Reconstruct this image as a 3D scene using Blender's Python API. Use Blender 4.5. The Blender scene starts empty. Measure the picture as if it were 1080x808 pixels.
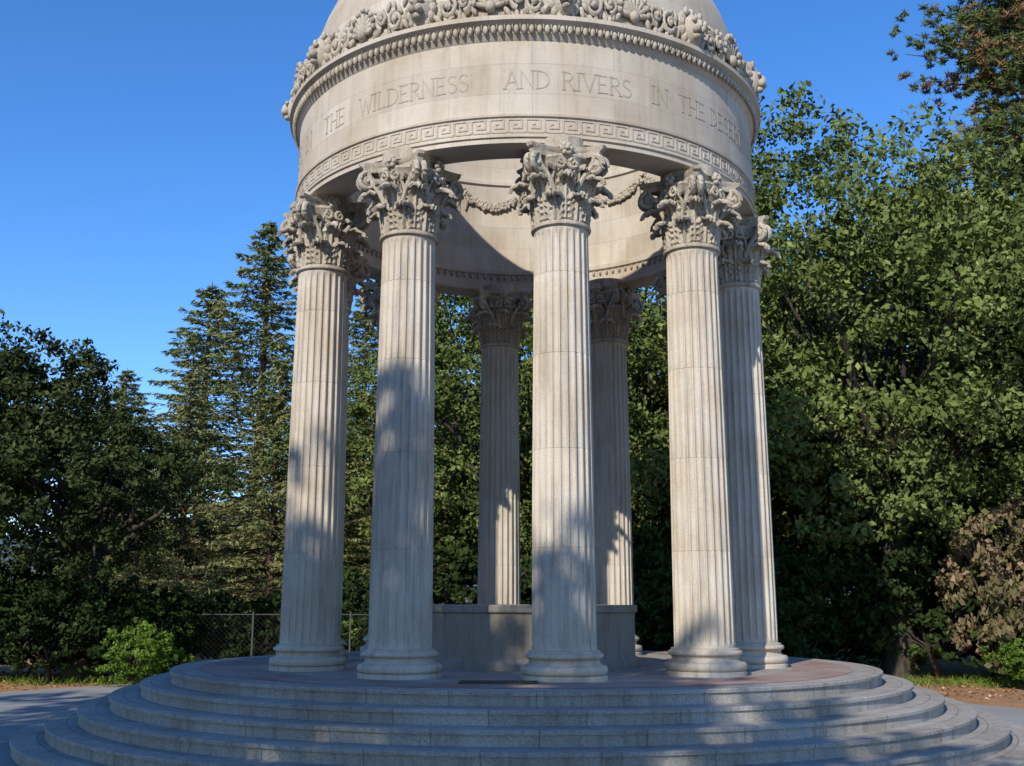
import bpy, math, random
import numpy as np
from mathutils import Vector, Matrix
random.seed(7); rng=np.random.default_rng(11)
sc=bpy.context.scene
sc.view_settings.view_transform='Standard'; sc.view_settings.look='None'; sc.view_settings.exposure=0
PI=math.pi
PHI=math.radians(26); EL=math.radians(32.5)
# ---------------------------------------------------------------- helpers
def link(o,parent=None):
    sc.collection.objects.link(o)
    if parent: o.parent=parent
    return o
def empty(name,loc=(0,0,0)):
    e=bpy.data.objects.new(name,None); e.location=loc; e.empty_display_size=.2
    return link(e)
class MB:
    def __init__(s): s.v=[];s.f=[];s.m=[];s.uv=None
    def add(s,v,f,m=0,fn=None):
        o=len(s.v)
        if fn: v=[fn(*p) for p in v]
        s.v.extend(v)
        s.f.extend([tuple(i+o for i in q) for q in f]); s.m.extend([m]*len(f))
    def obj(s,name,mats,parent=None,smooth=True,ang=35):
        me=bpy.data.meshes.new(name); me.from_pydata(s.v,[],s.f)
        for m in mats: me.materials.append(m)
        me.polygons.foreach_set('material_index',s.m)
        if smooth:
            me.polygons.foreach_set('use_smooth',[True]*len(s.f))
            me.set_sharp_from_angle(angle=math.radians(ang))
        me.update()
        return link(bpy.data.objects.new(name,me),parent)
def revolve(name,prof,segs,mat,parent=None,ang=30,loc=None):
    n=len(prof); vs=[];fs=[];uvs=[]
    L=[0]
    for i in range(1,n): L.append(L[-1]+math.dist(prof[i],prof[i-1]))
    for j in range(segs):
        a=2*PI*j/segs
        for r,z in prof: vs.append((r*math.cos(a),r*math.sin(a),z))
    rm=max(p[0] for p in prof)
    for j in range(segs):
        k=(j+1)%segs
        for i in range(n-1):
            fs.append((j*n+i,k*n+i,k*n+i+1,j*n+i+1))
            u0=2*PI*rm*j/segs;u1=2*PI*rm*(j+1)/segs
            uvs+= [u0,L[i],u1,L[i],u1,L[i+1],u0,L[i+1]]
    me=bpy.data.meshes.new(name); me.from_pydata(vs,[],fs)
    uvl=me.uv_layers.new(name='UVMap'); uvl.data.foreach_set('uv',uvs)
    me.materials.append(mat)
    me.polygons.foreach_set('use_smooth',[True]*len(fs)); me.set_sharp_from_angle(angle=math.radians(ang)); me.update()
    o=link(bpy.data.objects.new(name,me),parent)
    if loc: o.location=loc
    return o
def tube(pts,rad,sides=6,cap=False):
    pts=[Vector(p) for p in pts]; vs=[];fs=[]
    up=Vector((0.13,0.31,1)).normalized()
    for i,p in enumerate(pts):
        d=(pts[min(i+1,len(pts)-1)]-pts[max(i-1,0)])
        if d.length<1e-9: d=Vector((0,0,1))
        d.normalize()
        x=d.cross(up)
        if x.length<.05: x=d.cross(Vector((1,0,0)))
        x.normalize(); y=d.cross(x)
        r=rad[i] if hasattr(rad,'__len__') else rad
        for k in range(sides):
            a=2*PI*k/sides; q=p+x*math.cos(a)*r+y*math.sin(a)*r; vs.append(tuple(q))
    for i in range(len(pts)-1):
        for k in range(sides):
            k2=(k+1)%sides
            fs.append((i*sides+k,i*sides+k2,(i+1)*sides+k2,(i+1)*sides+k))
    if cap:
        fs.append(tuple(range(sides-1,-1,-1))); fs.append(tuple((len(pts)-1)*sides+k for k in range(sides)))
    return vs,fs
def ell(c,r,nu=10,nv=6,rot=None,lump=0):
    vs=[];fs=[]
    M=rot if rot else Matrix.Identity(3)
    for j in range(nv+1):
        t=PI*j/nv
        for i in range(nu):
            a=2*PI*i/nu; k=1+lump*math.sin(a*4+t*5)
            p=M@Vector((r[0]*math.sin(t)*math.cos(a)*k,r[1]*math.sin(t)*math.sin(a)*k,r[2]*math.cos(t)))
            vs.append((c[0]+p.x,c[1]+p.y,c[2]+p.z))
    for j in range(nv):
        for i in range(nu):
            i2=(i+1)%nu; fs.append((j*nu+i,(j+1)*nu+i,(j+1)*nu+i2,j*nu+i2))
    return vs,fs
def box(c,s):
    x,y,z=c;a,b,h=s[0]/2,s[1]/2,s[2]/2
    v=[(x-a,y-b,z-h),(x+a,y-b,z-h),(x+a,y+b,z-h),(x-a,y+b,z-h),(x-a,y-b,z+h),(x+a,y-b,z+h),(x+a,y+b,z+h),(x-a,y+b,z+h)]
    return v,[(3,2,1,0),(4,5,6,7),(0,1,5,4),(1,2,6,5),(2,3,7,6),(3,0,4,7)]
# ---------------------------------------------------------------- materials
def newmat(name):
    m=bpy.data.materials.new(name); m.use_nodes=True; nt=m.node_tree
    b=nt.nodes['Principled BSDF']; b.inputs['Specular IOR Level'].default_value=.25
    return m,nt,b
def N(nt,t,**k):
    n=nt.nodes.new(t)
    for a,v in k.items(): setattr(n,a,v)
    return n
def mixc(nt,a,b,fac,mode='MIX'):
    m=N(nt,'ShaderNodeMix',data_type='RGBA',blend_type=mode)
    for sock,val in ((m.inputs[0],fac),(m.inputs[6],a),(m.inputs[7],b)):
        if isinstance(val,bpy.types.NodeSocket): nt.links.new(val,sock)
        elif isinstance(val,(int,float)): sock.default_value=val
        else: sock.default_value=(*val,1)
    return m.outputs[2]
def noise(nt,scale,vec=None,detail=3,rough=.6):
    n=N(nt,'ShaderNodeTexNoise'); n.inputs['Scale'].default_value=scale; n.inputs['Detail'].default_value=detail; n.inputs['Roughness'].default_value=rough
    if vec is not None: nt.links.new(vec,n.inputs['Vector'])
    return n.outputs[0]
def ramp(nt,fac,stops):
    r=N(nt,'ShaderNodeValToRGB'); e=r.color_ramp.elements
    while len(e)<len(stops): e.new(.5)
    for i,(p,c) in enumerate(stops): e[i].position=p; e[i].color=(*c,1) if hasattr(c,'__len__') else (c,c,c,1)
    nt.links.new(fac,r.inputs[0]); return r.outputs[0]
def stone(name,col,brick=None,dirt=.5,speck=.15,bump=.25,streak=True,joint=.55,world=True):
    m,nt,b=newmat(name); b.inputs['Roughness'].default_value=.85
    tc=N(nt,'ShaderNodeTexCoord'); geo=N(nt,'ShaderNodeNewGeometry')
    pos=geo.outputs['Position']
    c=mixc(nt,col,(col[0]*.84,col[1]*.79,col[2]*.72),ramp(nt,noise(nt,1.3,pos),[(.4,0.),(.7,1.)]))
    if streak:
        mp=N(nt,'ShaderNodeMapping'); mp.inputs['Scale'].default_value=(5,5,.45); nt.links.new(pos,mp.inputs[0])
        s=ramp(nt,noise(nt,1.6,mp.outputs[0],5,.7),[(.48,0.),(.7,1.)])
        mm=N(nt,'ShaderNodeMath',operation='MULTIPLY'); nt.links.new(s,mm.inputs[0]); mm.inputs[1].default_value=dirt
        c=mixc(nt,c,(col[0]*.45,col[1]*.43,col[2]*.4),mm.outputs[0])
    sp=noise(nt,45,pos,2,.7)
    c=mixc(nt,c,ramp(nt,sp,[(.3,1-speck*2.2),(.6,1.)]),1.,'MULTIPLY')
    h=sp
    if brick:
        bt=N(nt,'ShaderNodeTexBrick'); nt.links.new(tc.outputs['UV'],bt.inputs[0])
        bt.inputs['Scale'].default_value=1; bt.inputs['Brick Width'].default_value=brick[0]; bt.inputs['Row Height'].default_value=brick[1]
        bt.inputs['Mortar Size'].default_value=brick[2]; bt.inputs['Mortar Smooth'].default_value=.3
        bt.inputs['Color1'].default_value=(1,1,1,1); bt.inputs['Color2'].default_value=(.84,.83,.82,1); bt.inputs['Mortar'].default_value=(joint,joint,joint,1)
        c=mixc(nt,c,bt.outputs['Color'],1.,'MULTIPLY')
    nt.links.new(c,b.inputs['Base Color'])
    bp=N(nt,'ShaderNodeBump'); bp.inputs['Strength'].default_value=bump; bp.inputs['Distance'].default_value=.02
    nt.links.new(h,bp.inputs['Height']); nt.links.new(bp.outputs[0],b.inputs['Normal'])
    return m
SC=(.585,.515,.415)
m_drum=stone('drum_stone',SC,(1.15,.42,.006),dirt=.32,speck=.05,joint=.74,bump=.1)
m_plain=stone('column_stone',(.585,.515,.42),dirt=.6,speck=.07,bump=.15)
m_orn=stone('carved_stone',(.52,.46,.365),dirt=.85,speck=.16,bump=.4)
m_let=stone('letter_shade_stone',(.44,.39,.315),dirt=.4,speck=.1)  # darker tone paints the shade of incised lettering onto the raised letters
m_key=stone('key_stone',(.52,.46,.37),dirt=.4,speck=.1)
m_step=stone('step_stone',(.45,.415,.37),(1.25,.52,.008),dirt=.6,speck=.16,joint=.5)
m_well=stone('well_stone',(.40,.355,.30),(1.1,.9,.006),dirt=.5,speck=.1,joint=.7)
def m_bricks():
    m,nt,b=newmat('red_brick_paving'); b.inputs['Roughness'].default_value=.9
    tc=N(nt,'ShaderNodeTexCoord')
    bt=N(nt,'ShaderNodeTexBrick'); nt.links.new(tc.outputs['UV'],bt.inputs[0])
    for k,v in (('Scale',1),('Brick Width',.22),('Row Height',.11),('Mortar Size',.006)): bt.inputs[k].default_value=v
    bt.inputs['Color1'].default_value=(.31,.16,.12,1);bt.inputs['Color2'].default_value=(.24,.14,.11,1);bt.inputs['Mortar'].default_value=(.28,.24,.21,1)
    g=N(nt,'ShaderNodeNewGeometry').outputs['Position']
    c=mixc(nt,bt.outputs[0],(.33,.28,.24),ramp(nt,noise(nt,1.2,g,5),[(.38,0.),(.62,.85)]))
    nt.links.new(c,b.inputs['Base Color']); return m
def m_ground():
    m,nt,b=newmat('leaf_litter_soil'); b.inputs['Roughness'].default_value=.95
    g=N(nt,'ShaderNodeNewGeometry').outputs['Position']
    c=ramp(nt,noise(nt,14,g,6,.75),[(.3,(.14,.07,.035)),(.5,(.36,.19,.09)),(.7,(.52,.31,.17))])
    c=mixc(nt,c,(.07,.08,.03),ramp(nt,noise(nt,.18,g,4),[(.55,0.),(.7,.8)]))
    nt.links.new(c,b.inputs['Base Color'])
    return m
def m_pave():
    m,nt,b=newmat('worn_asphalt'); b.inputs['Roughness'].default_value=.9
    g=N(nt,'ShaderNodeNewGeometry').outputs['Position']
    c=ramp(nt,noise(nt,60,g,3,.8),[(.3,(.21,.21,.20)),(.7,(.37,.36,.34))])
    c=mixc(nt,c,(.21,.20,.18),ramp(nt,noise(nt,.5,g,5),[(.45,0.),(.7,.7)]))
    nt.links.new(c,b.inputs['Base Color'])
    return m
def m_leaf(name,dark,mid,light,trans=0):
    m=bpy.data.materials.new(name); m.use_nodes=True; nt=m.node_tree; nt.nodes.remove(nt.nodes['Principled BSDF'])
    b=N(nt,'ShaderNodeBsdfDiffuse'); out=nt.nodes['Material Output']
    at=N(nt,'ShaderNodeAttribute',attribute_name='tint')
    oi=N(nt,'ShaderNodeObjectInfo')
    ad=N(nt,'ShaderNodeMath',operation='MULTIPLY_ADD'); nt.links.new(oi.outputs['Random'],ad.inputs[0]); ad.inputs[1].default_value=.24; nt.links.new(at.outputs['Fac'],ad.inputs[2])
    sb=N(nt,'ShaderNodeMath',operation='SUBTRACT'); nt.links.new(ad.outputs[0],sb.inputs[0]); sb.inputs[1].default_value=.12
    c=ramp(nt,sb.outputs[0],[(.05,dark),(.5,mid),(.97,light)])
    nt.links.new(c,b.inputs[0])
    if trans>0:
        tr=N(nt,'ShaderNodeBsdfTranslucent'); nt.links.new(c,tr.inputs[0])
        mx=N(nt,'ShaderNodeMixShader'); mx.inputs[0].default_value=trans
        nt.links.new(b.outputs[0],mx.inputs[1]); nt.links.new(tr.outputs[0],mx.inputs[2]); nt.links.new(mx.outputs[0],out.inputs[0])
    else: nt.links.new(b.outputs[0],out.inputs[0])
    return m
def m_bark(name,c1,c2):
    m,nt,b=newmat(name); b.inputs['Roughness'].default_value=.95
    tc=N(nt,'ShaderNodeTexCoord'); mp=N(nt,'ShaderNodeMapping'); mp.inputs['Scale'].default_value=(6,6,1); nt.links.new(tc.outputs['Object'],mp.inputs[0])
    nz=noise(nt,2,mp.outputs[0],4,.7)
    nt.links.new(ramp(nt,nz,[(.35,c1),(.65,c2)]),b.inputs['Base Color'])
    return m
def m_flat(name,c,rough=.6,metal=0):
    m,nt,b=newmat(name); b.inputs['Roughness'].default_value=rough; b.inputs['Metallic'].default_value=metal
    g=N(nt,'ShaderNodeNewGeometry').outputs['Position']
    nt.links.new(mixc(nt,c,tuple(x*.6 for x in c),noise(nt,8,g)),b.inputs['Base Color']); return m
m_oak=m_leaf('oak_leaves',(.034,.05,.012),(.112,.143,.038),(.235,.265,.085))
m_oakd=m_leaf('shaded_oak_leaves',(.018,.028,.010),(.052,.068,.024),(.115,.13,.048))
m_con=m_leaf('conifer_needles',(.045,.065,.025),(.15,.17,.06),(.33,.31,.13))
m_pine=m_leaf('pine_needles',(.04,.06,.02),(.12,.15,.05),(.28,.14,.07))
m_bush=m_leaf('bright_bush_leaves',(.05,.09,.015),(.15,.24,.035),(.26,.37,.07),.3)
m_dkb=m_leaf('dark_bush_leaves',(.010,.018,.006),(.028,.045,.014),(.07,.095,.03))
m_dry=m_leaf('dry_brush_leaves',(.045,.06,.02),(.14,.115,.055),(.34,.22,.15))
m_bk=m_bark('oak_bark',(.03,.024,.018),(.085,.07,.055)); m_bk2=m_bark('redwood_bark',(.06,.032,.02),(.15,.085,.055))
m_steel=m_flat('galvanised_steel',(.10,.10,.095),.7,.1); m_bronze=m_flat('bronze_grate',(.06,.05,.035),.5,.7)
# ---------------------------------------------------------------- temple
CX,CY=.20,16.4
T=empty('stone_water_temple',(CX,CY,0))
prof=[(6.86,-.05)]
for i in range(6):
    r=6.88-.37*i; z=.15*(i+1)
    prof+=[(r-.025,z-.045),(r,z-.04),(r,z-.008),(r-.008,z)]
    prof.append(((r-.37-.025) if i<5 else 0.01,z))
revolve('stepped_base',prof,220,m_step,T)
def ring_sheet(name,r0,r1,z,mat):
    return revolve(name,[(r1,z),(r0,z)],160,mat,T)
ring_sheet('brick_inlay',3.85,4.66,.904,m_bricks())
g=MB()
g.add(*box((0,0,0),(.9,.03,.012)));g.add(*box((0,.3,0),(.9,.03,.012)))
for i in range(19): g.add(*box((-.435+i*.048,.15,0),(.018,.268,.011)))
go=g.obj('floor_grate',[m_bronze],T,False); go.location=(-.35,-4.0,.912)
revolve('central_well',[(1.70,.89),(1.70,.98),(1.65,1.02),(1.63,1.04),(1.63,1.64),(1.66,1.655),(1.67,1.67),(1.67,1.745),(1.655,1.76),(1.30,1.76),(1.28,1.74),(1.28,.95),(0.01,.95)],96,m_well,T)
def leafsurf(h,W,r0,z0,ang,curl=150,lobes=5,nt_=16,nu=9):
    L=h*1.3; ds=L/nt_; rho=r0;z=z0; cl=[]
    for i in range(nt_+1):
        t=i/nt_; phi=math.radians(7 if t<.52 else 7+(t-.52)/.48*curl)
        cl.append((rho,z,phi)); rho+=math.sin(phi)*ds; z+=math.cos(phi)*ds
    vs=[];fs=[]
    for side in (0,1):
        for i,(rr,zz,phi) in enumerate(cl):
            t=i/nt_
            w=W*(.72+.34*math.sin(PI*min(1,t*1.1)))*(1+.17*math.sin(t*lobes*2*PI))
            if t>.8: w*=1-.75*(t-.8)/.2
            for j in range(nu):
                u=-1+2*j/(nu-1)
                off=.02*math.cos(u*3*PI)+.012*(1-abs(u)) - side*.028 +.02*u*u*math.sin(t*lobes*2*PI)
                nr,nz=math.cos(phi),-math.sin(phi)
                R_=rr+nr*off; Z_=zz+nz*off-.05*u*u*t
                y=u*w
                ca,sa=math.cos(ang),math.sin(ang)
                x2=math.sqrt(max(R_*R_-y*y*.55,.01))
                vs.append((x2*ca-y*sa,x2*sa+y*ca,Z_))
    K=(nt_+1)*nu
    for i in range(nt_):
        for j in range(nu-1):
            a=i*nu+j; fs.append((a,a+1,a+nu+1,a+nu)); fs.append((K+a,K+a+nu,K+a+nu+1,K+a+1))
        fs.append((i*nu,(i+1)*nu,K+(i+1)*nu,K+i*nu)); e=nu-1
        fs.append((i*nu+e,K+i*nu+e,K+(i+1)*nu+e,(i+1)*nu+e))
    i=nt_
    for j in range(nu-1): fs.append((i*nu+j,i*nu+j+1,K+i*nu+j+1,K+i*nu+j))
    return vs,fs
def spiral(R0,turns,n=26,sgn=1,start=PI/2):
    return [(R0*(1-.86*i/n)*math.cos(start-sgn*turns*2*PI*i/n),R0*(1-.86*i/n)*math.sin(start-sgn*turns*2*PI*i/n)) for i in range(n+1)]
def build_column():
    c=MB()
    def rv(prof,segs,mat):
        n=len(prof);v=[];f=[]
        for j in range(segs):
            a=2*PI*j/segs
            for r,z in prof: v.append((r*math.cos(a),r*math.sin(a),z))
        for j in range(segs):
            k=(j+1)%segs
            for i in range(n-1): f.append((j*n+i,k*n+i,k*n+i+1,j*n+i+1))
        c.add(v,f,mat)
    bp=[(.50,-.01),(.515,.0),(.515,.05),(.50,.06)]
    for i in range(9):
        a=-PI/2+PI*i/8; bp.append((.475+.045*math.cos(a),.115+.055*math.sin(a)))
    bp+=[(.45,.175),(.445,.185),(.425,.2),(.42,.22),(.43,.24),(.45,.25)]
    for i in range(7):
        a=-PI/2+PI*i/6; bp.append((.445+.025*math.cos(a),.28+.03*math.sin(a)))
    bp+=[(.43,.315),(.43,.335),(.39,.345)]
    rv(bp,64,0)
    def rad(z):
        t=(z-.34)/5.3; return .388-.040*t**1.5
    zs=[(.34,0),(.37,0),(.40,.55),(.44,.85),(.5,1)]
    joints=[1.55,2.75,3.95,5.0]
    last=.5
    for j in joints:
        zs+=[((last+j)/2,1),(j-.005,1),(j,1.0,-.006),(j+.005,1)]; last=j
    zs+=[(5.3,1),(5.44,1),(5.5,.85),(5.54,.55),(5.57,0),(5.6,0)]
    ph=[.08,.13,.22,.36,.5,.64,.78,.87,.92]
    n=24*len(ph); v=[];f=[]
    for it in zs:
        z,d=it[0],it[1]; ex=it[2] if len(it)>2 else 0
        for k in range(24):
            for p in ph:
                a=2*PI*(k+p)/24; s=max(0,1-((p-.5)/.42)**2)**.5
                r=rad(z)+ex-d*.03*s; v.append((r*math.cos(a),r*math.sin(a),z))
    for i in range(len(zs)-1):
        for k in range(n):
            k2=(k+1)%n; f.append((i*n+k,i*n+k2,(i+1)*n+k2,(i+1)*n+k))
    c.add(v,f,0)
    rv([(.34,5.595),(.365,5.60),(.385,5.615),(.39,5.635),(.385,5.655),(.365,5.67),(.34,5.68),(.335,5.75),(.335,6.1),(.36,6.3),(.41,6.45),(.45,6.5),(.45,6.53),(.3,6.54)],48,1)
    for k in range(8): c.add(*leafsurf(.36,.13,.345,5.68,PI/4*k+PI/8,curl=160),1)
    for k in range(8): c.add(*leafsurf(.60,.12,.345,5.70,PI/4*k,curl=160,lobes=7),1)
    for k in range(8):
        a=PI/4+PI/2*(k//2)+(-1)**k*.33
        c.add(*leafsurf(.30,.085,.37,6.06,a,curl=120,lobes=4,nt_=12,nu=7),1)
    VR=.575
    for q in range(4):
        A=PI/4+PI/2*q
        for s in (-1,1):
            sp=spiral(.125,1.7)
            pts=[]
            for t in (0,.25,.5,.75):
                rr=.40+.18*t; aa=A+s*.42*(1-t); zz=6.05+.43*t**.8
                pts.append((rr*math.cos(aa),rr*math.sin(aa),zz))
            for (px,pz) in sp:
                rr=VR+px; zz=6.385+pz; off=s*.05
                pts.append((rr*math.cos(A)-off*math.sin(A),rr*math.sin(A)+off*math.cos(A),zz))
            rad_=[.03,.033,.036,.038]+[.042-.026*i/len(sp) for i in range(len(sp))]
            c.add(*tube(pts,rad_,7),1)
            e=(VR*math.cos(A)-s*.07*math.sin(A),VR*math.sin(A)+s*.07*math.cos(A),6.385)
            c.add(*ell(e,(.03,.03,.03)),1)
        c.add(*ell((VR*math.cos(A),VR*math.sin(A),6.385),(.085,.085,.085),lump=.1),1)
        F=PI/2*q
        for s in (-1,1):
            pts=[]
            for t in (0,.33,.66):
                aa=F+s*(.5-.2*t); rr=.40+.06*t; zz=6.08+.32*t; pts.append((rr*math.cos(aa),rr*math.sin(aa),zz))
            for (px,pz) in spiral(.075,1.3,16,sgn=-s):
                y=s*.09+px; x=.475; pts.append((x*math.cos(F)-y*math.sin(F),x*math.sin(F)+y*math.cos(F),6.38+pz))
            c.add(*tube(pts,[.022]*3+[.026-.013*i/17 for i in range(17)],6),1)
        for k in range(6):
            a=2*PI*k/6; x=.46;y=.055*math.cos(a);z=6.59+.055*math.sin(a)
            c.add(*ell((x*math.cos(F)-y*math.sin(F),x*math.sin(F)+y*math.cos(F),z),(.04,.04,.04)),1)
        c.add(*ell((.50*math.cos(F),.50*math.sin(F),6.59),(.035,.035,.035)),1)
    def outline(k):
        P=[]
        for q in range(4):
            F=PI/2*q
            for i in range(-6,7):
                u=i/6; y=u*.47*k; x=(.38+.15*u*u)*k
                P.append((x*math.cos(F)-y*math.sin(F),x*math.sin(F)+y*math.cos(F)))
        return P
    lv=[(.86,6.515),(.90,6.56),(.90,6.575),(.96,6.60),(.98,6.645),(.94,6.65)]
    v=[];f=[];n=52
    for k,z in lv: v+=[(x,y,z) for x,y in outline(k)]
    for i in range(len(lv)-1):
        for k in range(n):
            k2=(k+1)%n; f.append((i*n+k,i*n+k2,(i+1)*n+k2,(i+1)*n+k))
    f.append(tuple(range(n-1,-1,-1))); f.append(tuple((len(lv)-1)*n+k for k in range(n)))
    c.add(v,f,1)
    rv([(.40,6.64),(.40,6.80)],24,1)
    return c
cm=build_column()
c0=cm.obj('fluted_column',[m_plain,m_orn],T)
RC=3.28
for k in range(10):
    o=c0 if k==0 else link(bpy.data.objects.new('fluted_column',c0.data),T)
    a=math.radians(-82.5+36*k)
    o.location=(RC*math.cos(a),RC*math.sin(a),.9); o.rotation_euler=(0,0,a); o.scale=(1,1,.99)
ZB=7.552
drum=[(3.10,ZB),(3.60,ZB),(3.60,7.62),(3.625,7.625),(3.625,7.655),(3.605,7.66),(3.605,7.90),(3.63,7.905),(3.635,7.935),(3.60,7.95),(3.60,8.97),(3.62,8.99),(3.64,9.03),(3.66,9.05),(3.66,9.12),(3.74,9.17),(3.77,9.19),(3.77,9.25),(3.74,9.27),
 (3.52,9.29),(3.50,9.4),(3.50,9.7),(3.46,10.05),(3.40,10.38),(3.31,10.65),(3.20,10.9),(3.04,11.15),(2.89,11.36),(2.87,11.37),(2.82,11.37),(2.84,11.3),(2.97,11.05),(3.08,10.7),(3.12,10.3),(3.12,9.75),(3.08,9.73),(3.08,9.66),(3.12,9.64),(3.12,7.98),(3.08,7.96),(3.08,7.88),(3.12,7.85),(3.12,7.62),(3.09,7.60),(3.09,ZB+.004),(3.10,ZB)]
revolve('drum_and_dome',drum,240,m_drum,T,ang=28)
A0=-PI/2-math.radians(.6)
def cyl(r): 
    return lambda x,y,z: ((r+y)*math.cos(A0+x/r),(r+y)*math.sin(A0+x/r),z)
def ribbon(mb,poly,w,d,fn,mat=0):
    P=[Vector(p) for p in poly]; n=len(P); Lf=[];Rt=[]
    for i in range(n):
        d0=(P[i]-P[i-1]).normalized() if i>0 else (P[1]-P[0]).normalized()
        d1=(P[i+1]-P[i]).normalized() if i<n-1 else d0
        n0=Vector((-d0.y,d0.x)); n1=Vector((-d1.y,d1.x)); m=(n0+n1)
        if m.length<1e-3: m=n0.copy()
        m.normalize(); k=w/2/max(.35,m.dot(n0))
        Lf.append(P[i]+m*k); Rt.append(P[i]-m*k)
    v=[];f=[]
    for i in range(n):
        v+=[(Rt[i].x,d,Rt[i].y),(Lf[i].x,d,Lf[i].y),(Rt[i].x,-.005,Rt[i].y),(Lf[i].x,-.005,Lf[i].y)]
    for i in range(n-1):
        a=4*i;b=a+4
        f+=[(a,b,b+1,a+1),(a+2,b+2,b,a),(a+1,b+1,b+3,a+3)]
    f+=[(0,1,3,2),(4*n-4,4*n-2,4*n-1,4*n-3)]
    mb.add(v,f,mat,fn)
gk=MB(); nU=96; uw=2*PI*3.605/nU; fn=cyl(3.605); zz0=7.695; H_=.175
for k in range(nU):
    x=k*uw; s=uw/6.4; hz=H_/5
    poly=[(x+.5*s,zz0),(x+.5*s,zz0+H_),(x+5.2*s,zz0+H_),(x+5.2*s,zz0+1.6*hz),(x+2.4*s,zz0+1.6*hz),(x+2.4*s,zz0+3.2*hz),(x+3.6*s,zz0+3.2*hz)]
    ribbon(gk,poly,.022,.010,fn)
    ribbon(gk,[(x+1.0*s,zz0),(x+6.5*s,zz0)],.022,.0095,fn)
gk.obj('greek_key_band',[m_key],T,False)
def arc(cx,cy,rx,ry,a0,a1,n=10):
    return [(cx+rx*math.cos(math.radians(a0+(a1-a0)*i/n)),cy+ry*math.sin(math.radians(a0+(a1-a0)*i/n))) for i in range(n+1)]
G={
'I':([[(.15,0),(.15,1)]],.3,[(.15,0),(.15,1)]),
'H':([[(.1,0),(.1,1)],[(.65,0),(.65,1)],[(.1,.5),(.65,.5)]],.75,[(.1,0),(.1,1),(.65,0),(.65,1)]),
'T':([[(.33,0),(.33,1)],[(0,.97),(.66,.97)]],.66,[(.33,0)]),
'E':([[(.1,0),(.1,1)],[(.1,.97),(.55,.97)],[(.1,.5),(.45,.5)],[(.1,.03),(.58,.03)]],.6,[(.1,0),(.1,1)]),
'L':([[(.1,0),(.1,1)],[(.1,.03),(.58,.03)]],.6,[(.1,0),(.1,1)]),
'W':([[(0,1),(.25,0),(.47,.85),(.7,0),(.95,1)]],.95,[(0,1),(.95,1)]),
'V':([[(0,1),(.35,0),(.7,1)]],.7,[(0,1),(.7,1)]),
'A':([[(0,0),(.35,1),(.7,0)],[(.13,.35),(.57,.35)]],.7,[(0,0),(.7,0)]),
'N':([[(.08,0),(.08,1),(.68,0),(.68,1)]],.76,[(.08,0),(.68,1)]),
'D':([[(.1,0),(.1,1)],[(.1,.97)]+arc(.25,.5,.45,.47,90,-90)+[(.1,.03)]],.72,[(.1,0),(.1,1)]),
'R':([[(.1,0),(.1,1)],[(.1,.97)]+arc(.3,.74,.24,.23,90,-90)+[(.1,.51)],[(.3,.5),(.65,0)]],.66,[(.1,0),(.1,1),(.65,0)]),
'P':([[(.1,0),(.1,1)],[(.1,.97)]+arc(.3,.74,.24,.23,90,-90)+[(.1,.51)]],.6,[(.1,0),(.1,1)]),
'S':([arc(.28,.75,.22,.22,30,270,9)+arc(.28,.26,.23,.24,80,-150,9)],.55,[]),
'O':([arc(.4,.5,.36,.47,0,350,18)],.8,[]),
'G':([arc(.4,.5,.36,.47,50,330,14)+[(.72,.45)]],.8,[]),
'M':([[(.05,0),(.1,1),(.42,.1),(.75,1),(.8,0)]],.85,[(.05,0),(.8,0)]),
'Y':([[(0,1),(.33,.5),(.66,1)],[(.33,.5),(.33,0)]],.66,[(.33,0)]),
'K':([[(.1,0),(.1,1)],[(.6,1),(.12,.45)],[(.25,.58),(.65,0)]],.66,[(.1,0),(.1,1)]),
}
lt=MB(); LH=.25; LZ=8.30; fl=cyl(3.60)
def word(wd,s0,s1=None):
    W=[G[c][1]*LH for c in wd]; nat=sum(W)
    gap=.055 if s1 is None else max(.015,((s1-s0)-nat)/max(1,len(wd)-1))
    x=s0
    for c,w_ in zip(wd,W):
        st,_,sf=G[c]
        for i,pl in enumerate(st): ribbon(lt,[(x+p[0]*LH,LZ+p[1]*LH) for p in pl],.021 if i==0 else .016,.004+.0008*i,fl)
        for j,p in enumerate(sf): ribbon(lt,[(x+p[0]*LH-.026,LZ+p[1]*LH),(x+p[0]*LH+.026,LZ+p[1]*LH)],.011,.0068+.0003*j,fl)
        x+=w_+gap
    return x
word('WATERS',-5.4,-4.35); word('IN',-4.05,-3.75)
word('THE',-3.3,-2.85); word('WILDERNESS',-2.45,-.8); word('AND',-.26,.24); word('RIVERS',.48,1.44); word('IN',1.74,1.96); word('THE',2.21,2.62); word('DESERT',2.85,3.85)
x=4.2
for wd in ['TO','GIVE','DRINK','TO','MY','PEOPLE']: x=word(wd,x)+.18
lt.obj('inscription_letters',[m_let],T,False)
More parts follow.
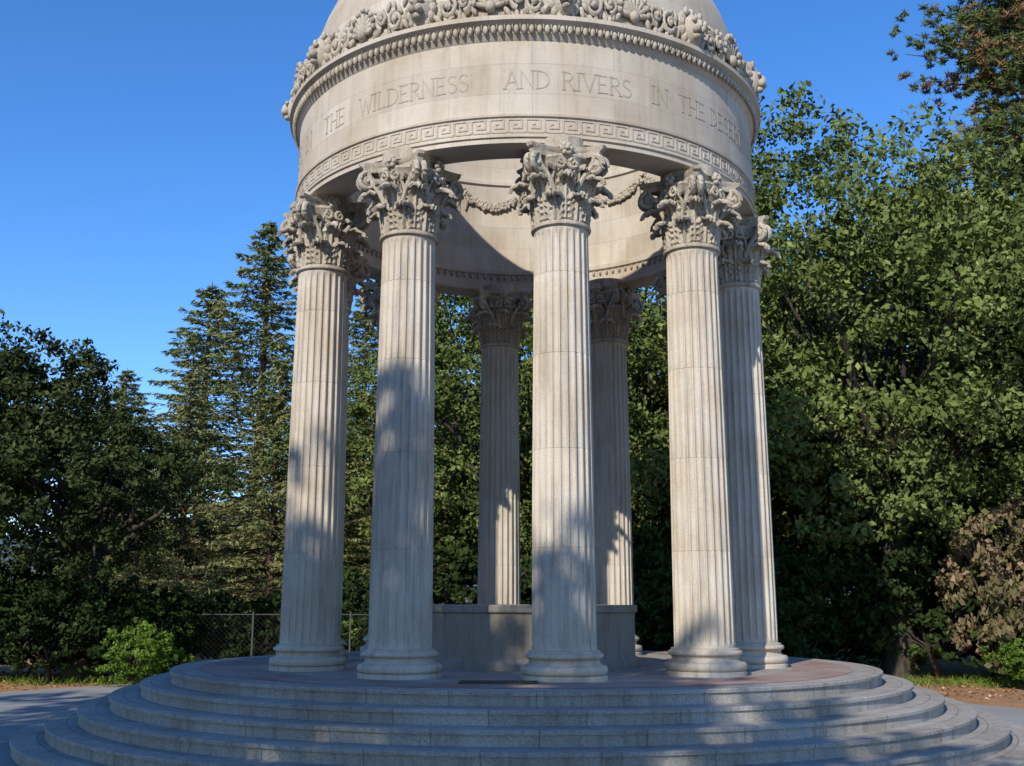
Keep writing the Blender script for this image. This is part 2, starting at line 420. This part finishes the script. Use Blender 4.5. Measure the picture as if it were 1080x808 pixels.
# cornice
cn=MB()
def at(a,r):
    ca,sa=math.cos(a),math.sin(a)
    return lambda x,y,z: ((r+y)*ca-x*sa,(r+y)*sa+x*ca,z)
for k in range(230):
    f_=at(2*PI*k/230,3.66)
    cn.add(*ell((0,.025,9.095),(.04,.04,.065),7,5),0,f_)
    cn.add(*ell((.05,.035,9.13),(.012,.03,.05),5,4),0,f_)
def at2(a,r):
    f0=at(a,r)
    return lambda x,y,z: f0(x*1.05,y*1.1,9.27+(z-9.27)*1.38)
for k in range(12):
    a=A0+math.radians(8+30*k); f_=at2(a,3.64)
    cn.add(*ell((0,.05,9.44),(.15,.13,.17),12,8,lump=.06),0,f_)
    for j in range(13):
        t=2*PI*j/13; cn.add(*ell((.16*math.cos(t),.03,9.45+.17*math.sin(t)),(.055,.07,.065),7,5,lump=.12),0,f_)
    for sx in (-1,1):
        cn.add(*ell((sx*.055,.17,9.50),(.045,.035,.025),8,5),0,f_)
        cn.add(*ell((sx*.045,.20,9.40),(.05,.06,.045),8,5),0,f_)
        cn.add(*ell((sx*.13,.10,9.60),(.04,.03,.045),8,5),0,f_)
    cn.add(*ell((0,.19,9.45),(.03,.06,.06),8,5),0,f_)
    cn.add(*ell((0,.16,9.34),(.06,.06,.035),8,5),0,f_)
    f2=at2(a+math.radians(15),3.64)
    for j in range(9):
        t=math.radians(-80+20*j); ln=.24-.05*abs(j-4)/4
        R=Matrix.Rotation(t,3,'Y')
        cx_,cz_=math.sin(t)*ln*.62,math.cos(t)*ln*.62
        cn.add(*ell((cx_,.05,9.38+cz_),(.032,.035,ln*.52),8,6,rot=R),0,f2)
        cn.add(*ell((math.sin(t)*ln*1.1,.07,9.38+math.cos(t)*ln*1.1),(.035,.04,.035),7,5),0,f2)
    cn.add(*ell((0,.08,9.37),(.07,.06,.06),8,6),0,f2)
    for side in (-1,1):
        f3=at2(a+math.radians(7.6*side),3.64)
        for (ox,oz,R0,sg,st) in ((-.10*side,9.42,.12,side,PI/2),(.12*side,9.46,.10,-side,-PI/2)):
            sp=spiral(R0,1.5,20,sg,st)
            cn.add(*tube([(ox+p[0],.05+.03*i/20,oz+p[1]) for i,p in enumerate(sp)],[.032-.012*i/20 for i in range(21)],6),0,f3)
            cn.add(*ell((ox,.08,oz),(.035,.035,.035),8,5),0,f3)
        for j in range(9):
            xx=-.24+.06*j; zz=9.31+.06*math.sin(j*1.9)+random.random()*.04
            R=Matrix.Rotation(random.uniform(-1,1),3,'Y')
            cn.add(*ell((xx,.03,zz),(.035,.04,.07),7,5,rot=R,lump=.15),0,f3)
        for j in range(6):
            xx=-.22+.088*j; zz=9.55+random.uniform(-.03,.05)
            R=Matrix.Rotation(random.uniform(-1.2,1.2),3,'Y')
            cn.add(*ell((xx,.02,zz),(.03,.035,.065),7,5,rot=R,lump=.15),0,f3)
cn.obj('carved_cornice',[m_orn],T,True,60)
revolve('cornice_backing_ring',[(3.62,9.27),(3.65,9.3),(3.65,9.58),(3.60,9.64),(3.46,9.66)],160,m_orn,T)
ig=MB()
for k in range(16):
    a0=2*PI*k/16
    pts=[];rd=[]
    for i in range(37):
        t=i/36; a=a0+2*PI/16*t*.9+.02; z=9.40-.2*math.sin(PI*t); r=3.105
        pts.append((r*math.cos(a),r*math.sin(a),z)); rd.append(.03+.04*math.sin(PI*t)+.014*math.sin(i*2.4))
        if 2<i<34:
            for q in range(3): ig.add(*ell((3.07*math.cos(a),3.07*math.sin(a),z+random.uniform(-.08,.08)),(.035,.035,.035),6,4),0)
    ig.add(*tube(pts,rd,8),0)
    a=a0-.01
    for j in range(6):
        t=2*PI*j/6; ig.add(*ell((0,0,0),(.045,.045,.045),7,5),0,lambda x,y,z,a=a,t=t:((3.09+x)*math.cos(a)-(y+.07*math.cos(t))*math.sin(a),(3.09+x)*math.sin(a)+(y+.07*math.cos(t))*math.cos(a),9.46+z+.07*math.sin(t)))
    for s in (-1,1):
        ig.add(*tube([(3.09*math.cos(a+s*.01),3.09*math.sin(a+s*.01),9.4),(3.09*math.cos(a+s*.03),3.09*math.sin(a+s*.03),9.25),(3.09*math.cos(a+s*.02),3.09*math.sin(a+s*.02),9.1)],[.02,.028,.015],5),0)
for k in range(150):
    a=2*PI*k/150
    ig.add(*ell((3.105*math.cos(a),3.105*math.sin(a),7.81),(.03,.03,.05),6,4),0)
ig.obj('interior_garlands',[m_orn],T,True,60)
# ---------------------------------------------------------------- ground
def sheet(name,pts,z,mat):
    me=bpy.data.meshes.new(name); me.from_pydata([(x,y,z) for x,y in pts],[],[tuple(range(len(pts)))]); me.materials.append(mat)
    return link(bpy.data.objects.new(name,me))
sheet('ground',[(-1500,-1500),(1500,-1500),(1500,1500),(-1500,1500)],0,m_ground())
pp=[]
for i in range(72):
    a=2*PI*i/72; r=8.6+.5*math.sin(a*2+.6)+.12*math.sin(a*9)
    if math.sin(a)<-.1: r=30
    if math.cos(a)<-.2 and math.sin(a)>-.1: r=12.0
    pp.append((CX+r*math.cos(a),CY+r*math.sin(a)*1.0))
sheet('pavement',pp,.004,m_pave())
hv=[];hf=[];nx,ny=80,14
for j in range(ny):
    for i in range(nx):
        ang=-1.3+2.6*i/(nx-1); d=180+40*j
        x=d*math.sin(ang); y=d*math.cos(ang)
        z=-3+(1-math.exp(-j/4))*(46+10*math.sin(ang*5+1)+4*math.sin(ang*17)+1.5*math.sin(ang*41+j))
        hv.append((x,y,z))
for j in range(ny-1):
    for i in range(nx-1):
        a=j*nx+i; hf.append((a,a+1,a+nx+1,a+nx))
hm=MB(); hm.add(hv,hf)
mh,nth,bh=newmat('hazy_wooded_hill'); gpos=N(nth,'ShaderNodeNewGeometry').outputs['Position']
nth.links.new(ramp(nth,noise(nth,.12,gpos,6,.8),[(.35,(.05,.075,.08)),(.65,(.12,.16,.15))]),bh.inputs['Base Color']); bh.inputs['Roughness'].default_value=1  # bluish distance haze is painted into the hill's base colour
hm.obj('hill',[mh])
# ---------------------------------------------------------------- vegetation
def rdir(n):
    v=rng.normal(size=(n,3)); return v/np.linalg.norm(v,axis=1)[:,None]
def quads(c,out,size,asp,outw=.5,tdir=None):
    n=len(c)
    nn=out*outw+rdir(n)*.8; nn/=np.linalg.norm(nn,axis=1)[:,None]
    t=rdir(n) if tdir is None else tdir+rdir(n)*.25
    t=t-nn*(t*nn).sum(1)[:,None]; t/=np.linalg.norm(t,axis=1)[:,None]+1e-9
    b=np.cross(nn,t); s=size[:,None]
    v=np.stack([c-t*s,c+b*s*asp,c+t*s,c-b*s*asp],1)
    return v.reshape(-1,3)
def plant_mesh(name,tubes,leafv,tint,mats):
    V=[];F=[];o=0
    for v,f in tubes:
        V+=v; F+=[tuple(i+o for i in q) for q in f]; o+=len(v)
    nt_=len(F); nv=len(V); nl=len(leafv)//4
    allv=np.concatenate([np.array(V,dtype=np.float32).reshape(-1,3),leafv.astype(np.float32)])
    me=bpy.data.meshes.new(name)
    me.vertices.add(len(allv)); me.vertices.foreach_set('co',allv.ravel())
    tf=np.array(F,dtype=np.int32).reshape(-1,4); lf=(np.arange(nl*4,dtype=np.int32)+nv).reshape(-1,4)
    af=np.concatenate([tf,lf]); me.loops.add(af.size); me.loops.foreach_set('vertex_index',af.ravel())
    me.polygons.add(len(af)); me.polygons.foreach_set('loop_start',np.arange(len(af),dtype=np.int32)*4)
    me.polygons.foreach_set('loop_total',np.full(len(af),4,dtype=np.int32))
    for m in mats: me.materials.append(m)
    me.polygons.foreach_set('material_index',np.concatenate([np.zeros(nt_,dtype=np.int32),np.ones(nl,dtype=np.int32)]))
    sm=np.zeros(len(af),dtype=bool); sm[:nt_]=True; me.polygons.foreach_set('use_smooth',sm)
    at_=me.attributes.new('tint','FLOAT','POINT'); at_.data.foreach_set('value',np.concatenate([np.full(nv,.5),np.repeat(tint,4)]).astype(np.float32))
    me.update(calc_edges=True); me.validate(); return me
def limb(p0,p1,r0,r1,n=6,wob=.25):
    p0=Vector(p0);p1=Vector(p1);L=(p1-p0).length; pts=[];rd=[]
    for i in range(n+1):
        t=i/n; p=p0.lerp(p1,t)
        if 0<i<n: p+=Vector((random.uniform(-1,1),random.uniform(-1,1),random.uniform(-.4,.8)))*wob*L*.15
        pts.append(tuple(p)); rd.append(r0+(r1-r0)*t)
    return tube(pts,rd,7)
def oak(name,H,R,zlow,nl,ncl,nleaf,ls,seed,mats=None,trunk=.32,asp=.55,lobr=(1.1,2.0),crf=.62):
    random.seed(seed)
    tubes=[];lobes=[]
    zc=(H+zlow)/2; hz=(H-zlow)/2
    tries=0
    while len(lobes)<nl and tries<5000:
        tries+=1
        d=Vector((random.gauss(0,1),random.gauss(0,1),random.gauss(0,1))).normalized()
        k=random.uniform(.45,.88)
        p=Vector((d.x*R*k,d.y*R*k,zc+d.z*hz*k)); r=random.uniform(*lobr)*R/6
        if any((p-q[0]).length<.55*(r+q[1])*.75 for q in lobes): continue
        lobes.append((p,r))
    fork=Vector((random.uniform(-.3,.3),random.uniform(-.3,.3),zlow+.15*H))
    tubes.append(limb((0,0,-.1),fork,trunk*1.3,trunk*.8,6,.12))
    for p,r in lobes:
        mid=fork.lerp(p,.5)+Vector((0,0,random.uniform(-.3,.6)))
        tubes.append(limb(fork,mid,trunk*.4,trunk*.22,4,.3)); tubes.append(limb(mid,p,trunk*.22,.02,4,.4))
    Vs=[];Ts=[]
    for p,r in lobes:
        pc=np.array(p); lt_=random.uniform(-.12,.12)
        dirs=rdir(ncl); dirs[:,2]=dirs[:,2]*.9+.12
        for d in dirs:
            rr=r*random.uniform(.55,1.12); cc=pc+d*rr*np.array([1,1,.8]); cr=random.uniform(.28,.55)*r*crf
            n=int(nleaf*random.uniform(.6,1.4))
            off=rdir(n)*(rng.random((n,1))**.45)*cr*np.array([1.15,1.15,.75])
            c=cc+off; out=off/cr*.6+d*.6; out[:,2]+=.3
            Vs.append(quads(c,out,ls*(.6+.8*rng.random(n)),asp))
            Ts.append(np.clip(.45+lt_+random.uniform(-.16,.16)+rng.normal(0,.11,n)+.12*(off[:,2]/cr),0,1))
    return plant_mesh(name,tubes,np.concatenate(Vs),np.concatenate(Ts),mats or [m_bk,m_oak])
def conifer(name,H,R,seed,dens=1.0,step=(.3,.5)):
    random.seed(seed)
    tubes=[tube([(0,0,-.1),(0.03,0,H*.3),(0,.04,H*.7),(0,0,H)],[.3,.22,.1,.01],8)]
    Vs=[];Ts=[]; z=.6
    while z<H-.25:
        t=z/H; nb=5 if t<.9 else 4
        a0=random.random()*6.28
        for b in range(nb):
            L=(R*(1-t)**.8+.12)*random.uniform(.55,1.2); a=a0+b*2*PI/nb+random.uniform(-.35,.35)
            rise=random.uniform(-.02,.3)+.35*t; n=8
            pts=[]
            for i in range(n+1):
                s=i/n; pts.append((math.cos(a)*L*s,math.sin(a)*L*s,z+L*(rise*s-.42*s*s+.16*s**4)))
            tubes.append(tube(pts,[.035*(1-i/n)*(1-t)+.008 for i in range(n+1)],4))
            P=np.array(pts); m=int(150*dens*(L/R+.12)+12)
            s=rng.random(m)**.7; idx=np.minimum((s*n).astype(int),n-1); fr=(s*n-idx)[:,None]
            base=P[idx]*(1-fr)+P[idx+1]*fr
            wd=(.08+.17*L*(1-s)**.6*1.0)
            side=rng.uniform(-1,1,m)*wd
            perp=np.array([-math.sin(a),math.cos(a),0]); fwd=np.array([math.cos(a),math.sin(a),0])
            c=base+perp*side[:,None]+fwd*(np.abs(side)*.5)[:,None]; c[:,2]-=np.abs(side)*.3+rng.random(m)*.1
            td=perp*np.sign(side)[:,None]*.8+fwd*.7+np.array([0,0,-.35])
            out=np.tile(np.array([math.cos(a)*.3,math.sin(a)*.3,.9]),(m,1))
            Vs.append(quads(c,out,(.10+.10*rng.random(m)),.22,.8,td))
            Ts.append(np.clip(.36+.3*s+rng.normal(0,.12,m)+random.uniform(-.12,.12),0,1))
        z+=random.uniform(*step)*(1.2-.55*t)
    return plant_mesh(name,tubes,np.concatenate(Vs),np.concatenate(Ts),[m_bk2,m_con])
def pine(name,H,R,seed):
    random.seed(seed); tubes=[tube([(0,0,-.1),(.1,0,H*.4),(-.1,.1,H*.75),(0,0,H)],[.34,.26,.14,.03],9)]
    Vs=[];Ts=[]
    for b in range(185):
        t=random.uniform(.3,1); z=H*t; L=R*(1-.45*(t-.3)/.7)*random.uniform(.4,1.1); a=random.random()*6.28
        tip=Vector((math.cos(a)*L,math.sin(a)*L,z+L*random.uniform(-.1,.4)))
        tubes.append(limb((0,0,z-.3),tip,.06,.012,5,.3))
        br=random.random()<.2
        for k in range(20):
            s=random.uniform(.3,1.05); c0_=Vector((0,0,z-.3)).lerp(tip,s)+Vector((random.gauss(0,.32),random.gauss(0,.32),random.gauss(.05,.25)))
            red=random.random()<(.55 if br else .06)
            for q in range(2):
                cc=np.array(c0_)+rng.normal(0,.14,3); n=26
                d=rdir(n); d[:,2]=d[:,2]*.7+.3
                Vs.append(quads(cc+d*.1,d*0,(.11+.06*rng.random(n)),.15,.0,d))
                Ts.append(np.clip((.85 if red else .42)+rng.normal(0,.1,n),0,1))
    return plant_mesh(name,tubes,np.concatenate(Vs),np.concatenate(Ts),[m_bk2,m_pine])
OA=oak('oak_a',14,6,1.6,62,24,64,.078,3); OB=oak('oak_b',14,5.6,1.2,60,24,64,.078,5)
OX=oak('oak_open',14,6,1.8,52,8,46,.19,13,lobr=(1.2,2.2),crf=.95)
OS=oak('oak_small',8,4.2,2.2,34,18,70,.062,8)
CA=conifer('conifer_a',18,5.6,2); CB=conifer('conifer_b',16,5.0,4,.9)
PN=pine('pine',24,5.8,6)
BU=oak('bush_mesh',2.2,1.6,.1,24,12,34,.06,9,trunk=.05,lobr=(1.5,2.4))
def put(name,me,x,y,s=1,rot=None,z=0,mat=None,sz=None,parent=None):
    o=link(bpy.data.objects.new(name,me),parent); o.location=(x,y,z); o.scale=(s,s,sz or s); o.rotation_euler=(0,0,random.random()*6.28 if rot is None else rot)
    if mat: o.material_slots[1].link='OBJECT'; o.material_slots[1].material=mat
    return o
random.seed(21)
for (me,x,y,s) in [(OA,9.4,27,1.06),(OB,14.2,27.5,.98),(OA,18.6,29.5,1.0),(OB,12,33,1.08),(OA,5.2,30.5,.92),(OB,.6,32,.95)]:
    put('oak_tree',me,x,y,s)
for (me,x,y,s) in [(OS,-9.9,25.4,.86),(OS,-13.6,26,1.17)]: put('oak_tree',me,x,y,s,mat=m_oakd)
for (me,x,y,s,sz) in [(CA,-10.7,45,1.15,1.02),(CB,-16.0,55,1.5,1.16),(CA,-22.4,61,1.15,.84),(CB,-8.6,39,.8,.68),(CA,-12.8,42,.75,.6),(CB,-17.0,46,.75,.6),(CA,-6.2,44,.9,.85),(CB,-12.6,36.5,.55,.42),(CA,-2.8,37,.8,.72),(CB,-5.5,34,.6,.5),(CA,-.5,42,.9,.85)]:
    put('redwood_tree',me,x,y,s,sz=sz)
put('pine_tree',PN,16.9,31.5,1.0,1.0)
DT=empty('distant_trees',(0,0,0))
for i in range(12):
    x=-23+i*4.6+random.uniform(-1,1); y=random.uniform(56,62) if x<-5 else random.uniform(40,46)
    put('tree',random.choice([OA,OB]),x,y,random.uniform(.5,.6) if x<-8 else random.uniform(.8,.95),parent=DT)
for i in range(11):
    x=-17+i*1.35+random.uniform(-.3,.3)
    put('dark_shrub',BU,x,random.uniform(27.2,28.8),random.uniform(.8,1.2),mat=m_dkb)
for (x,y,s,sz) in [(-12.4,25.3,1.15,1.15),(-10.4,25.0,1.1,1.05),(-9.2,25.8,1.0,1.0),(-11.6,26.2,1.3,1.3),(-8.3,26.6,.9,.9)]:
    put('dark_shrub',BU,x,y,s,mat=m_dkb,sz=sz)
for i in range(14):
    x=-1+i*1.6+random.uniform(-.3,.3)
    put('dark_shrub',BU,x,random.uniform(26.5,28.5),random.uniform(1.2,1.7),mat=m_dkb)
put('green_bush',BU,-8.1,24.0,.52,mat=m_bush,sz=.58); put('green_bush',BU,-7.5,24.3,.36,mat=m_bush)
put('green_bush',BU,-4.6,27.4,.8,mat=m_bush);put('green_bush',BU,-2.6,28,.8,mat=m_bush)
put('dry_brush',BU,11.5,24.6,1.2,mat=m_dry,sz=1.8); put('dry_brush',BU,12.9,25.5,1.3,mat=m_dry,sz=1.9)
put('green_bush',BU,10.9,23.4,.5,mat=m_bush); put('green_bush',BU,12.1,23.5,.6,mat=m_bush)
def sunpos(L,q):
    s=(-math.sin(PHI),-math.cos(PHI)); n=(math.cos(PHI),-math.sin(PHI)); return CX+L*s[0]+q*n[0],CY+L*s[1]+q*n[1]
x,y=sunpos(26,-4.4); put('oak_tree',OX,x,y,1.2,.5,sz=1.35)
x,y=sunpos(26.5,.0); put('oak_tree',OX,x,y,.95,3.3,sz=1.37)
x,y=sunpos(24,6.3); put('oak_tree',OX,x,y,1.05,2.1,sz=.97)
x,y=sunpos(29,-15); put('oak_tree',OX,x,y,1.2,4)
gv=[];n=2600
gx=np.where(rng.random(n)<.5,rng.uniform(8.5,14,n),rng.uniform(-13,-5,n)); gy=rng.uniform(24,26,n)+rng.normal(0,.2,n)
h=rng.uniform(.06,.2,n); a=rng.random(n)*6.28; w_=.012
lean=rng.normal(0,.1,(n,2))
b0=np.stack([gx-np.cos(a)*w_,gy-np.sin(a)*w_,np.zeros(n)],1); b1=np.stack([gx+np.cos(a)*w_,gy+np.sin(a)*w_,np.zeros(n)],1)
t1=np.stack([gx+lean[:,0]+np.cos(a)*w_*.3,gy+lean[:,1]+np.sin(a)*w_*.3,h],1); t0=np.stack([gx+lean[:,0]-np.cos(a)*w_*.3,gy+lean[:,1]-np.sin(a)*w_*.3,h],1)
me=plant_mesh('grass',[],np.stack([b0,b1,t1,t0],1).reshape(-1,3),np.clip(rng.normal(.4,.2,n),0,1),[m_bk,m_bush])
link(bpy.data.objects.new('grass',me))
n=9000; fx=rng.uniform(-22,20,n); fy=rng.uniform(21,29,n); keep=((fx-CX)**2+(fy-CY)**2>(9.0+np.where(fx<CX,3.0,0))**2); fx=fx[keep];fy=fy[keep];n=len(fx)
c=np.stack([fx,fy,rng.uniform(.01,.04,n)],1)
me=plant_mesh('fallen_leaves',[],quads(c,np.tile([0,0,1.],(n,1)),rng.uniform(.03,.07,n),.5,1.6),np.clip(rng.normal(.5,.25,n),0,1),[m_bk,m_leaf('fallen_leaf_litter',(.12,.05,.02),(.36,.19,.09),(.58,.38,.21))])
link(bpy.data.objects.new('fallen_leaves',me))
fe=MB(); X0,X1,FY,FH=-8.4,-1.5,25.9,1.5
npst=4
for i in range(npst):
    x=X0+(X1-X0)*i/(npst-1); fe.add(*tube([(x,FY,0),(x,FY,FH+.06)],.022,8,True))
for z in (.15,FH): fe.add(*tube([(X0,FY+.03,z),(X1,FY+.03,z)],.012,6))
st=.12; k=int((X1-X0)/st)
for i in range(-15,k+1):
    for sgn in (1,-1):
        xa=X0+i*st; xb=xa+(FH-.15)
        p0=[xa,.15];p1=[xb,FH]
        if sgn<0: p0=[xa,FH];p1=[xb,.15]
        if p0[0]<X0: f=(X0-p0[0])/(p1[0]-p0[0]); p0=[X0,p0[1]+(p1[1]-p0[1])*f]
        if p1[0]>X1:
            f=(X1-p0[0])/(p1[0]-p0[0]); p1=[X1,p0[1]+(p1[1]-p0[1])*f]
        if p1[0]-p0[0]<.02: continue
        fe.add(*tube([(p0[0],FY+.01*sgn,p0[1]),(p1[0],FY+.01*sgn,p1[1])],.0016,3))
fe.obj('chain_link_fence',[m_steel],None,False)
# ---------------------------------------------------------------- light, sky, camera
S=Vector((-math.sin(PHI)*math.cos(EL),-math.cos(PHI)*math.cos(EL),math.sin(EL)))
ld=bpy.data.lights.new('sun','SUN'); ld.energy=5.0; ld.angle=math.radians(.5); ld.color=(1,.95,.86)
lo=link(bpy.data.objects.new('sun',ld)); lo.rotation_euler=(-S).to_track_quat('-Z','Y').to_euler(); lo.location=(-10,-20,30)
W=bpy.data.worlds.new('World'); sc.world=W; W.use_nodes=True; nt=W.node_tree
bg=nt.nodes['Background']; sk=nt.nodes.new('ShaderNodeTexSky'); sk.sky_type='NISHITA'; sk.sun_disc=False
sk.sun_elevation=EL; sk.sun_rotation=PI+PHI; sk.air_density=.9; sk.dust_density=.1; sk.ozone_density=4.0; sk.altitude=600
hs=nt.nodes.new('ShaderNodeHueSaturation'); hs.inputs['Hue'].default_value=.506; hs.inputs['Saturation'].default_value=1.22; hs.inputs['Value'].default_value=1.6
nt.links.new(sk.outputs[0],hs.inputs['Color']); nt.links.new(hs.outputs[0],bg.inputs[0]); bg.inputs[1].default_value=.15
cam=bpy.data.cameras.new('camera'); cam.lens=36*1130/1080; cam.sensor_width=36; cam.clip_end=5000
co=link(bpy.data.objects.new('camera',cam))
co.matrix_world=Matrix.Translation((0,0,1.8))@Matrix.Rotation(math.radians(90+11.55),4,'X')@Matrix.Rotation(math.radians(.1),4,'Z')
sc.camera=co
